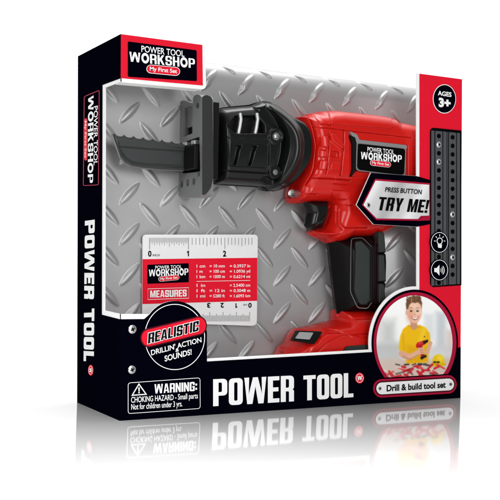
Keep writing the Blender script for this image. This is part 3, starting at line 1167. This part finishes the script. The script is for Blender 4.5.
rows = [('1 cm', '= 10 mm', '= 0.3937 in', 267.6), ('1 m', '= 100 cm', '= 1.0936 yd', 272.9), ('1 km', '= 1000 m', '= 0.6214 mi', 278.2),
        ('1 in', '', '= 2.5400 cm', 286.9), ('1 ft', '= 12 in', '= 0.3048 m', 292.2), ('1 mi', '= 5280 ft', '= 1.6093 km', 297.5)]
for a, b, c, y in rows:
    for s, x0, x1 in ((a, 196.4, 205.0), (b, 209.4, 224.6), (c, 229.6, 250.0)):
        if s:
            xx = x1 if len(s) > 3 else x0 + (x1 - x0) * .7
            text(rp_, s, (x0, y), (xx, y - (xx - x0) * .018), (x0, y - 3.2), 'white_ink', RS, 2, bold=.01)
stroke(rp_, (196.4, 281.4), (250.0, 280.4), .45, 'white_ink', RS, 2)
# inch scale along the top
def inch_x(t):
    return 149.5 + 40.2 * t - 1.3 * t * t


for i in range(33):
    x = inch_x(i / 32)
    L = 11.6 if i % 32 == 0 else (9.0 if i % 16 == 0 else (7.6 if i % 4 == 0 else (6.2 if i % 2 == 0 else 4.6)))
    stroke(rp_, (x, 237.8), (x, 237.8 + L), .6 if i % 32 == 0 else .42, 'grey_ink', RS, 1)
for i in range(11, 29):
    x = inch_x(i / 10)
    L = 11.2 if i % 10 == 0 else (8.4 if i % 5 == 0 else 7.0)
    stroke(rp_, (x, 237.8), (x, 237.8 + L), .5, 'grey_ink', RS, 1)


def digit_one(x, y, h, w, flip=1):
    fill(rp_, [[(x, y), (x + flip * w * .55, y), (x + flip * w * .55, y - flip * h), (x, y - flip * h), (x - flip * w * .5, y - flip * h * .78), (x - flip * w * .5, y - flip * h * .58), (x, y - flip * h * .72)]], 'true_black', RS, 1)


for s, x in (('0', 148.0), ('2', 222.8)):
    text(rp_, s, (x, 256.4), (x + 3.4, 256.4), (x, 250.6), 'true_black', RS, 1, bold=.035)
digit_one(187.8, 256.4, 5.6, 2.0)
text(rp_, 'INCH', (152.6, 256.2), (159.6, 256.2), (152.6, 254.0), 'true_black', RS, 1, bold=.01)
# centimetre scale along the bottom, upside down
for i in range(48):
    x = 249.6 - i * 1.33
    if x < 192:
        break
    L = 9.4 if i % 10 == 0 else (7.6 if i % 5 == 0 else 6.0)
    stroke(rp_, (x, 321.4), (x, 321.4 - L), .5, 'grey_ink', RS, 1)
digit_one(236.4, 303.2, 4.8, 1.8, -1)
for s, x in (('0', 251.6), ('2', 223.8), ('3', 210.4)):
    w_ = 3.4
    text(rp_, s, (x, 303.0), (x - w_, 303.1), (x, 307.8), 'true_black', RS, 1, bold=.035)
text(rp_, 'cm', (247.0, 304.0), (243.2, 304.1), (247.0, 306.2), 'true_black', RS, 1, bold=.01)
attach(rp_.build('scale_print', ruler), ruler)

# ================================================================== TOY SAW
saw = thing('toy_saw', 'red and black toy power saw with grey serrated blade in the window box', 'toy saw')
YC = .030

# --- blade
teeth = []
n = 8
xa, ya_, xb, yb_ = 114.5, 134.6, 190.0, 144.2
for i in range(n * 8 + 1):
    t = i / (n * 8)
    x = xa + (xb - xa) * t
    y = ya_ + (yb_ - ya_) * t
    ph = t * n % 1
    teeth.append((x, y + 2.4 * math.sqrt(max(0, 1 - (2 * ph - 1) ** 2)) - .9))
bl_out = [(111.8, 134.2)] + teeth + [(190, 171.0), (160, 169.6), (142, 168.0), (131, 166.2), (124.6, 162.8), (120, 157.6), (116, 146.5)]
inner = [(119.0, 142.0), (190, 148.6), (190, 168.2), (143, 165.4), (132, 163.6), (126.2, 160.2), (122.2, 155.6), (118.6, 146.0)]
blade = relief('blade', bl_out, YC, .0026, .0010, 'blade_metal', saw, step=.0004,
               feats=[('cut', inner, .0008, 1.6), ('groove', [(119.0, 146.2), (150, 148.8), (190, 151.6)], 1.1, .0012), ('cut', [(119.6, 147.6), (190, 153.0), (190, 166), (143, 163.6), (132, 161.6), (126.2, 157.6)], .0005, 2)])
# paler rim along the tip and underside
rim = MB()
pl = [(111.8, 134.2), (116, 146.5), (120, 157.6), (124.6, 162.8), (131, 166.2), (142, 168.0), (160, 169.6), (183, 170.7)]
for i in range(len(pl) - 1):
    a, b = on_y(*pl[i], YC - .0014), on_y(*pl[i + 1], YC - .0014)
    tube(rim, a, b, .00075, 'blade_edge', 8)
for i in range(len(teeth) - 9):
    a, b = on_y(*teeth[i], YC - .0016), on_y(*teeth[i + 1], YC - .0016)
    tube(rim, a, b, .00045, 'blade_edge', 6)
rim.build('blade_rim', blade, smooth=True)

# --- shoe: an upright plate across the blade, seen from its left face
ys_near = .0045
x_sh = on_y(202.0, 150, ys_near).x
TH = on_y(213.2, 150, ys_near).x - x_sh


def sh(px, py):
    return on_x(px, py, x_sh)


def shoe_outline():
    near_top = sh(202.0, 94.2)
    pts = [(202.0, 98.4), (200.6, 95.6), (197.6, 94.4), (194.6, 95.4), (193.0, 98.4), (192.8, 103.2),
           (190.0, 102.6), (186.0, 101.0), (183.2, 100.6), (179.8, 101.6), (177.0, 105.0), (176.0, 111.0),
           (175.4, 160), (175.4, 186.0), (176.6, 194.4), (181.0, 196.6), (190, 197.8), (199, 197.0), (202.0, 194.0)]
    return [sh(*p) for p in pts]


shm = MB()
slot = [sh(*p) for p in rp([(182.6, 107.6, 2), (192.4, 106.0, 2), (192.4, 133.4, 1), (182.6, 137.4, 1)], 3)]
win = [sh(*p) for p in ((187.0, 141.0), (199.4, 136.6), (200.2, 171.6), (184.0, 173.4), (180.4, 171.6), (180.4, 144.0))]
holes = [[sh(*p) for p in ell(cx, cy, rx, ry, 16)] for cx, cy, rx, ry in
         ((179.4, 114.2, 1.3, 3.2), (197.6, 105.4, 1.5, 3.2), (177.8, 176.0, 1.2, 2.8), (181.6, 184.2, 1.5, 3.6), (187.4, 182.8, 1.7, 3.8), (193.6, 181.4, 1.6, 3.8), (198.6, 174.0, 1.2, 2.8))]
solid(shm, [shoe_outline(), slot, win] + holes, Vector((TH, 0, 0)), 'gunmetal', 'gunmetal')
shoe = shm.build('shoe', saw)
bv = shoe.modifiers.new('soft_edges', 'BEVEL')
bv.width = .0007
bv.segments = 2
bv.limit_method = 'ANGLE'
bv.angle_limit = math.radians(50)
# front skirt of the shoe: the rounded near edge
sk = MB()
sko = rp([(202.2, 97.0, 2), (206, 94.6, 3), (212.4, 97.2, 3), (213.6, 176.0, 3), (211.0, 188.0, 3), (205.6, 194.6, 3), (202.2, 195.2, 2)])
solid(sk, [[on_y(p[0], p[1], ys_near - .0022) for p in sko]], Vector((0, .0035, 0)), 'shaded_gunmetal', 'gunmetal')
skirt = sk.build('edge_rail', shoe)
b2 = skirt.modifiers.new('soft_edges', 'BEVEL')
b2.width = .0012
b2.segments = 3
b2.limit_method = 'ANGLE'
# inner panel and silver bits; black blocks stand in for shade behind the openings
cl = MB()


def boxy(mb, x0, x1, y0, y1, z0, z1, m):
    p = [Vector((x, y, z)) for x in (x0, x1) for y in (y0, y1) for z in (z0, z1)]
    mb.tri(p, [(0, 1, 3, 2), (4, 6, 7, 5), (0, 4, 5, 1), (2, 3, 7, 6), (0, 2, 6, 4), (1, 5, 7, 3)], m)


zz0, zz1 = sh(190, 170.5).z, sh(190, 146.0).z
boxy(cl, x_sh - .004, x_sh + TH - .001, .0095, .0445, zz0, zz1, 'satin_black')
boxy(cl, x_sh + TH * .55, x_sh + TH + .006, .007, .048, sh(190, 180).z, sh(190, 104).z, 'satin_black')
boxy(cl, x_sh + TH * .35, x_sh + TH * .5, .021, .0405, sh(190, 126).z, sh(190, 103).z, 'gunmetal')
for yy_ in (.014, .030):
    boxy(cl, x_sh - .002, x_sh + .004, yy_, yy_ + .007, sh(190, 146.2).z, sh(190, 141.4).z, 'silver')
inner_shade = cl.build('shoe_inner_and_shade', saw)
b3_ = inner_shade.modifiers.new('soft_edges', 'BEVEL')
b3_.width = .0008
b3_.segments = 2

# --- gear housing
nose_out = [(216, 110.4), (221, 107.8), (236, 106.0), (250, 104.6), (256, 102.4), (263, 101.2), (271, 102.6), (277, 107.4), (282, 113.6), (288.5, 118.4), (295.2, 122.6), (300.2, 130), (302.6, 141),
            (302.6, 154), (299.4, 166), (293.4, 177), (287, 186), (279, 190.4), (268, 191.0), (262, 187.4), (240, 186.0), (219, 184.4), (214, 180), (212.5, 145), (213.5, 118)]
nose_out = curve_pts(nose_out, True, 4)
NF = YC - .0205
win1 = rp([(228.0, 125.8, 1), (239.0, 115.2, 1.5), (259.8, 114.8, 2), (266.2, 123.6, 1.5), (266.4, 133.0, 1.5), (236.4, 133.2, 2)])
flange = [(255, 96), (270.6, 98), (276, 111.5), (281.6, 119.6), (286.0, 131), (287.4, 142), (286.2, 155), (282.0, 172), (277.6, 186), (262, 196), (292, 198), (308, 170), (310, 130), (290, 106), (274, 95)]
gap = [(266.4, 107.0), (271, 107.2), (276.4, 112.6), (281.8, 121), (285.8, 132), (287.0, 142), (285.8, 155), (281.6, 171), (276.8, 184), (266, 184.8), (266.4, 177), (281, 176), (278.6, 165), (276.0, 155), (280.0, 144.6), (284, 137), (282, 128), (274, 126), (268.6, 121.6), (263.6, 113)]
facet = lambda PX, PY: -.0105 * np.abs((PY - 147 - (PX - 240) * .02) / 41) ** 2.3
housing = relief('gear_housing', nose_out, YC, .0205, .0060, 'black_plastic', saw, step=.00035, power=2.4, feats=[
    ('fn', facet),
    ('raise', curve_pts(flange, True, 4), .0022, 2.4),
    ('ridge', curve_pts([(266, 102), (280, 112.5), (291.5, 129), (294.6, 147), (291, 166), (281, 184)], False, 6), 9.5, .0045),
    ('level', curve_pts(gap, True, 4), .0125, 1.6),
    ('level', win1, .0070, .9),
    ('groove', [(218.5, 112), (217.2, 130), (217.2, 160), (218.6, 180)], 1.3, .0020),
    ('groove', [(222.6, 110), (221.6, 140), (222.6, 180)], .7, .0008),
    ('cut', [(231.4, 141.6), (268.6, 143.0), (269.6, 146), (269.6, 165.6), (267, 167.8), (230.4, 165.8)], .0018, .9),
    ('cut', [(238.0, 145.0), (242.6, 145.2), (240.6, 150.4), (238.2, 164.6), (234.8, 164.4), (236.4, 151)], .0045, .9),
    ('cut', [(253.6, 145.6), (258.2, 145.8), (256.0, 151), (253.0, 165.2), (249.6, 165.0), (251.8, 151.6)], .0045, .9),
    ('groove', [(224, 137.4), (246, 138.4), (268, 139.4)], .8, .0010),
    ('groove', [(219, 170.2), (245, 171.6), (270, 173)], 1.0, .0014),
    ('level', ell(276.2, 136.4, 7.6, 8.0, 32), .0216, 1.2),
    ('level', ell(275.8, 171.8, 6.2, 7.0, 28), .0200, 1.2),
    ('cut', ell(276.2, 136.4, 5.0, 5.4, 28), .0010, .9),
    ('raise', rp([(256, 100, 2), (264, 98, 2), (272, 102, 2), (266.6, 107.4, 2), (259, 106.6, 2)]), .0024, 1.6),
])
for px in (240.6, 257.4):
    bar = MB()
    pts = [(px - .6, 113.6), (px + .2, 119), (px - 1.0, 127), (px - 2.6, 134.6)]
    for i in range(3):
        tube(bar, on_y(*pts[i], NF + .0062 - .0012 * i), on_y(*pts[i + 1], NF + .0050 - .0012 * i), .0016, 'silver', 12)
    bar.build('vent_bar', housing, smooth=True)
screw('screw_head', 276.2, 136.4, 4.2, YC - .0206, housing, 'clip_grey', .0014, False)
screw('screw_pin', 275.9, 136.2, 2.1, YC - .0219, housing, 'silver', .0007, False)
screw('screw_head', 275.4, 172.2, 3.0, YC - .0199, housing, 'clip_grey', .0009, False)

# --- red body shell
body_out = [(296, 117.4), (306, 115.6), (308.7, 113.6), (316, 112.8), (318.5, 111.6), (330, 111.2), (350, 113.2), (376, 116.4), (387.4, 118.6), (390.6, 122.4), (399, 123.6), (412, 126.2), (424, 131), (428, 150), (426, 178), (415, 192), (402, 214), (392, 228),
            (374.5, 237.6), (347.6, 238), (342, 241.5), (335.5, 243.4), (328.5, 243.4), (325, 240.4), (315, 236.5), (312.4, 233.4), (313, 230.6), (322.6, 228.4), (326.4, 221), (329.6, 211), (329.6, 205.4), (326.4, 202.4),
            (312, 202.2), (303, 203), (293.4, 203.6), (290.6, 198), (292, 188), (297, 172), (300, 155), (298.6, 136)]
barrel_low = lambda PX, PY: -.0065 * sst((PY - 172 - (PX - 300) * .03) / 16) - .0035 * np.clip((150 - PY + (PX - 330) * .05) / 38, 0, 1) ** 2
body = relief('body_shell', body_out, YC, .0235, .0115, 'red_plastic', saw, step=.0004, power=2.2, feats=[
    ('fn', barrel_low),
    ('groove', [(308, 113), (314, 128), (317.4, 146), (315, 168), (309, 184)], 1.53, 0.00398),
    ('raise', [(299, 112), (306, 110), (312, 126), (315, 146), (312.6, 168), (306, 190), (296, 190), (302, 160), (304, 146)], 0.00256, 2.40),
    ('raise', rp([(319.4, 136.0, 2), (327.6, 136.6, 2), (327.4, 147.4, 2), (319.4, 146.6, 2)]), 0.00255, 0.78),
    ('cut', rp([(319.6, 149.6, 1.5), (327.6, 150.2, 1.5), (327.0, 157.4, 1.5), (319.2, 156.6, 1.5)]), 0.00255, 0.72),
    ('raise', rp([(329.0, 133.6, 1.5), (334.0, 134.2, 1.5), (342.4, 145.0, 1.5), (341.4, 149.6, 1.5), (331.0, 141.0, 1.5)]), 0.00278, 0.78),
    ('cut', rp([(331.0, 150.6, 2), (339.8, 151.4, 2), (339.4, 158.0, 2), (330.6, 157.2, 2)]), 0.00325, 0.78),
    ('raise', rp([(318.6, 160.4, 2), (327.2, 161.0, 2), (324.6, 170, 2), (317, 169.4, 2)]), 0.00255, 0.78),
    ('raise', rp([(330.6, 162.0, 2), (339.2, 162.8, 2), (337.6, 170.8, 2), (328.6, 170, 2)]), 0.00255, 0.78),
    ('groove', [(329.4, 132), (328.8, 152), (326.4, 174)], 0.77, 0.00248),
    ('groove', [(344.6, 130), (343.2, 152), (340.6, 176)], 0.85, 0.00298),
    ('groove', [(312, 127.4), (330, 128), (349, 130.6), (383, 134.4), (412, 138)], 0.85, 0.00223),
    ('raise', [(330, 112), (332, 106), (394, 110), (391, 128.5), (352, 126), (331, 124)], .0026, 1.0),
    ('groove', [(316, 116), (322, 124), (332, 125)], 0.77, 0.00223),
    ('cut', [(349.4, 131.4), (355, 134), (357.6, 139.6), (408, 145.4), (408, 178), (349.6, 176.4)], 0.00224, 0.96),
    ('groove', [(311, 178), (330, 178.6), (352, 180.6)], 0.94, 0.00323),
    ('raise', rp([(336.4, 176, 1.5), (352, 177.4, 1.5), (350, 184.6, 1.5), (335, 183.4, 1.5)]), 0.00232, 0.84),
    ('raise', rp([(335.4, 190, 2.5), (351.6, 190.8, 2.5), (354.4, 194, 2.5), (350.6, 199.6, 2.5), (335.4, 198.6, 2.5)]), 0.00278, 0.90),
    ('groove', [(309, 193.6), (322, 194.2)], 0.94, 0.00199),
    ('groove', [(341.6, 205), (341.0, 224), (346.6, 229.6)], 0.85, 0.00274),
    ('groove', [(344.6, 208.6), (344.4, 222), (349.6, 227.6), (372, 227.6)], 0.77, 0.00248),
    ('groove', [(341.6, 204.6), (358, 205)], 0.77, 0.00223),
    ('groove', [(326, 235.6), (334, 238), (344, 234.4)], 0.85, 0.00199),
    ('raise', [(293, 199.4), (312, 198.2), (328, 198.2), (331, 204), (330, 212), (326, 222), (320, 232), (309, 238), (309, 196)], 0.00096, 2.00),
])
# metal pin on the chin of the body
pin = MB()
tube(pin, on_y(291.6, 193.4, YC - .012), on_y(297.5, 193.8, YC - .008), .0032, 'silver', 16)
pinb = pin.build('pin', body, smooth=True)
# small bridge piece between flange and body
# --- brand label on the body
lb = MB()
YL = YC - .0238
LS = Front(YL)
fr_lab = rp([(350.0, 131.4, 1), (357.0, 134.4, 1.5), (359.6, 139.8, 1), (407.0, 145.2, 2), (406.6, 149, 1), (360.0, 143.2, 1), (356.6, 143.2, 1), (355.4, 137.6, 1), (351.6, 135.6, 1)])
solid(lb, [[on_y(p[0], p[1], YL) for p in fr_lab]], Vector((0, .003, 0)), 'silver', 'silver')
dk = [(350.4, 135.4), (355.0, 137.8), (356.2, 143.0), (356.0, 171.0), (351.4, 176.6), (352.8, 168), (352.6, 144)]
solid(lb, [[on_y(p[0], p[1], YL + .0002) for p in dk]], Vector((0, .003, 0)), 'satin_black', 'satin_black')
pl_ = rp([(356.6, 142.0, 2), (406.4, 147.6, 3), (405.0, 176.5, 4), (355.8, 170.6, 4)])
solid(lb, [[on_y(p[0], p[1], YL + .0004) for p in pl_]], Vector((0, .003, 0)), 'grey_ink', 'satin_black')
pl2 = rp([(357.8, 143.6, 2), (405.2, 148.9, 3), (404.0, 175.3, 4), (357.0, 169.6, 4)])
fill(lb, [pl2], 'true_black', LS, 1)
workshop_logo(lb, ((367.2, 151.4), (394.0, 154.4), (367.2, 146.6)), ((360.6, 159.0), (401.4, 162.4), (360.8, 151.8)), ((372.4, 162.8), (387.8, 164.6), 2.8, 2.9), LS, 2)
lb.build('brand_label', body)

# --- trigger
trig_out = [(302.6, 200), (327, 200), (327, 214), (322, 228), (312, 230), (306.6, 228.4), (304.0, 225.6), (305.2, 220), (306.8, 213), (305.2, 208), (303.6, 204)]
trig = relief('trigger', trig_out, YC, .0085, .0065, 'black_plastic', saw, step=.0003, power=0, feats=[
    ('groove', [(326, 214), (319, 222), (313, 228)], 1.0, .0012)])

# --- handle
hand_out = [(327.4, 238), (345, 236), (372, 232), (375, 226), (379.6, 228), (381.6, 240), (383.0, 262), (382.4, 284), (379.6, 304), (376, 314), (337.0, 314), (335.6, 304), (333.0, 284), (331.0, 266), (329.4, 252)]
panel = rp([(351.6, 238.6, 2), (362.4, 237.6, 3), (373.2, 248.6, 3), (373.2, 300.0, 3), (367.6, 308.4, 2), (357.8, 308.0, 3), (350.4, 292.0, 3), (351.0, 245, 3)])
panel_in = rp([(355.0, 241.6, 2), (361.4, 240.8, 2), (369.8, 249.8, 2), (369.8, 299.4, 2), (366.0, 304.8, 1), (359.4, 304.6, 2), (354.2, 291.6, 2)])
handle = relief('handle', hand_out, YC, .0185, .0135, 'satin_black', saw, step=.0003, power=0, feats=[
    ('raise', panel, .0012, 1.3), ('cut', panel_in, .0016, 1.1),
    ('groove', [(376.6, 232), (376.6, 306)], 1.4, .0022),
    ('groove', [(377, 253.6), (392, 253.0)], 1.1, .0018), ('groove', [(377, 282.6), (392, 282.4)], 1.1, .0018)])
relief('grip_panel', panel_in, YC - .0178, .0010, .0012, 'grip_rubber', handle, step=.0005, back=.001)
for y0, y1 in ((231.6, 252.6), (254.6, 281.6), (283.6, 303.0)):
    relief('grip_segment', rp([(378.4, y0, 1.5), (383.8, y0 + .4, 2), (385.4, y1 - .6, 2), (378.4, y1, 1.5)]), YC - .0182, .0012, .0010, 'grip_rubber', handle, step=.0004, back=.009)
panel_glint = MB()  # grey tube drawn as the highlight along the panel edge
for i in range(len(panel)):
    tube(panel_glint, on_y(*panel[i], YC - .0187), on_y(*panel[(i + 1) % len(panel)], YC - .0187), .00045, 'clip_grey', 8)
panel_glint.build('panel_highlight', handle, smooth=True)
seam = MB()
tube(seam, on_y(375.4, 236.0, YC - .0176), on_y(375.6, 303.6, YC - .0176), .0007, 'dark_red_ink', 8)
seam.build('seam', handle, smooth=True)

# --- battery base
bat_out = [(337.6, 309.6), (374, 309), (390, 316), (394, 334), (392, 362), (276, 362), (281.6, 352), (283.6, 346.6), (290, 342), (293.6, 334), (298, 328.4), (309.4, 326.4), (336.8, 319.6)]
battery = relief('battery', bat_out, YC, .0215, .0095, 'red_plastic', saw, step=.0004, power=2.1, feats=[
    ('fn', lambda PX, PY: -.0050 * sst((330 - PY) / 14) * sst((PX - 300) / 30)),
    ('raise', [(296, 352), (314, 344), (326, 333.4), (344, 333.6), (356, 336), (380, 345), (380, 370), (296, 370)], .0020, 2.6),
    ('groove', [(316, 352), (327, 342), (340, 335.6), (376, 334)], 1.2, .0012),
    ('groove', [(343, 318), (355, 319.6), (374, 318.6)], 1.1, .0010),
    ('groove', [(306, 328.6), (322, 328.4), (338, 331), (350, 337)], 1.0, .0010),
    ('raise', rp([(346, 314, 1), (352, 314, 1), (352, 318, 1), (346, 318, 1)]), .0008, 1.2),
    ('cut', [(296.0, 329.4), (324.4, 331.2), (317.0, 343.4), (311.0, 346.4), (289.4, 342.0)], .0030, 1.2)])
clp = MB()
yk = YC - .0205
slab(clp, [rp([(298.2, 330.8, 1.5), (322.4, 331.6, 1.5), (314.6, 344.2, 1.5), (292.4, 341.0, 1.5)])], yk, .004, 'satin_black', 'satin_black')
slab(clp, [rp([(299.6, 332.0, 1), (313.6, 332.6, 1), (309.6, 339.6, 1), (295.4, 338.4, 1)])], yk - .0012, .002, 'silver', 'silver')
clp.build('release_clip', battery)
slab_m = MB()
slab(slab_m, [rp([(346.6, 346.4, 2), (371.5, 344.4, 2), (372, 353, 1), (341.6, 354, 1)])], YC - .0248, .004, 'grip_rubber', 'satin_black')
slab_m.build('foot_pad', battery)

# ================================================================== LIGHT
w = bpy.data.worlds.new('World')
SC.world = w
w.use_nodes = True
nt = w.node_tree
bg = nt.nodes['Background']
tc = nt.nodes.new('ShaderNodeTexCoord')
dot = nt.nodes.new('ShaderNodeVectorMath')
dot.operation = 'DOT_PRODUCT'
dot.inputs[1].default_value = (FW[0] - .22, FW[1], .35)
mr = nt.nodes.new('ShaderNodeMapRange')
mr.interpolation_type = 'SMOOTHSTEP'
mr.inputs['From Min'].default_value = -.35
mr.inputs['From Max'].default_value = .55
mr.inputs['To Min'].default_value = .10
mr.inputs['To Max'].default_value = 1.5
nt.links.new(tc.outputs['Generated'], dot.inputs[0])
nt.links.new(dot.outputs['Value'], mr.inputs['Value'])
nt.links.new(mr.outputs['Result'], bg.inputs['Strength'])
bg.inputs['Color'].default_value = (1, 1, 1, 1)


def area(name, loc, target, size, power, col=(1, 1, 1)):
    l = bpy.data.lights.new(name, 'AREA')
    l.shape = 'RECTANGLE'
    l.size, l.size_y = size
    l.energy = power
    l.color = col
    o = bpy.data.objects.new(name, l)
    COL.objects.link(o)
    o.location = loc
    o.rotation_euler = (Vector(target) - Vector(loc)).to_track_quat('-Z', 'Y').to_euler()
    return o


area('key_softbox', (-1.15, -.85, .85), (.14, .02, .13), (.55, .55), 9)
area('top_softbox', (.36, .34, 1.45), (.16, .02, .05), (.8, .8), 11)
area('front_softbox', (.02, -1.9, .55), (.20, .02, .12), (.8, .8), 15.5)
fc = on_floor(240, 503)
fl = area('added_floor_light', (fc.x, fc.y, .52), (fc.x, fc.y, 0), (.55, .16), 2.1)  # added lamp that washes out the reflection towards the front
fl.data.spread = math.radians(64)
fl.rotation_euler = (0, 0, -YAW)

SC.view_settings.view_transform = 'Standard'
SC.view_settings.look = 'None'
SC.view_settings.exposure = 0
SC.view_settings.gamma = 1
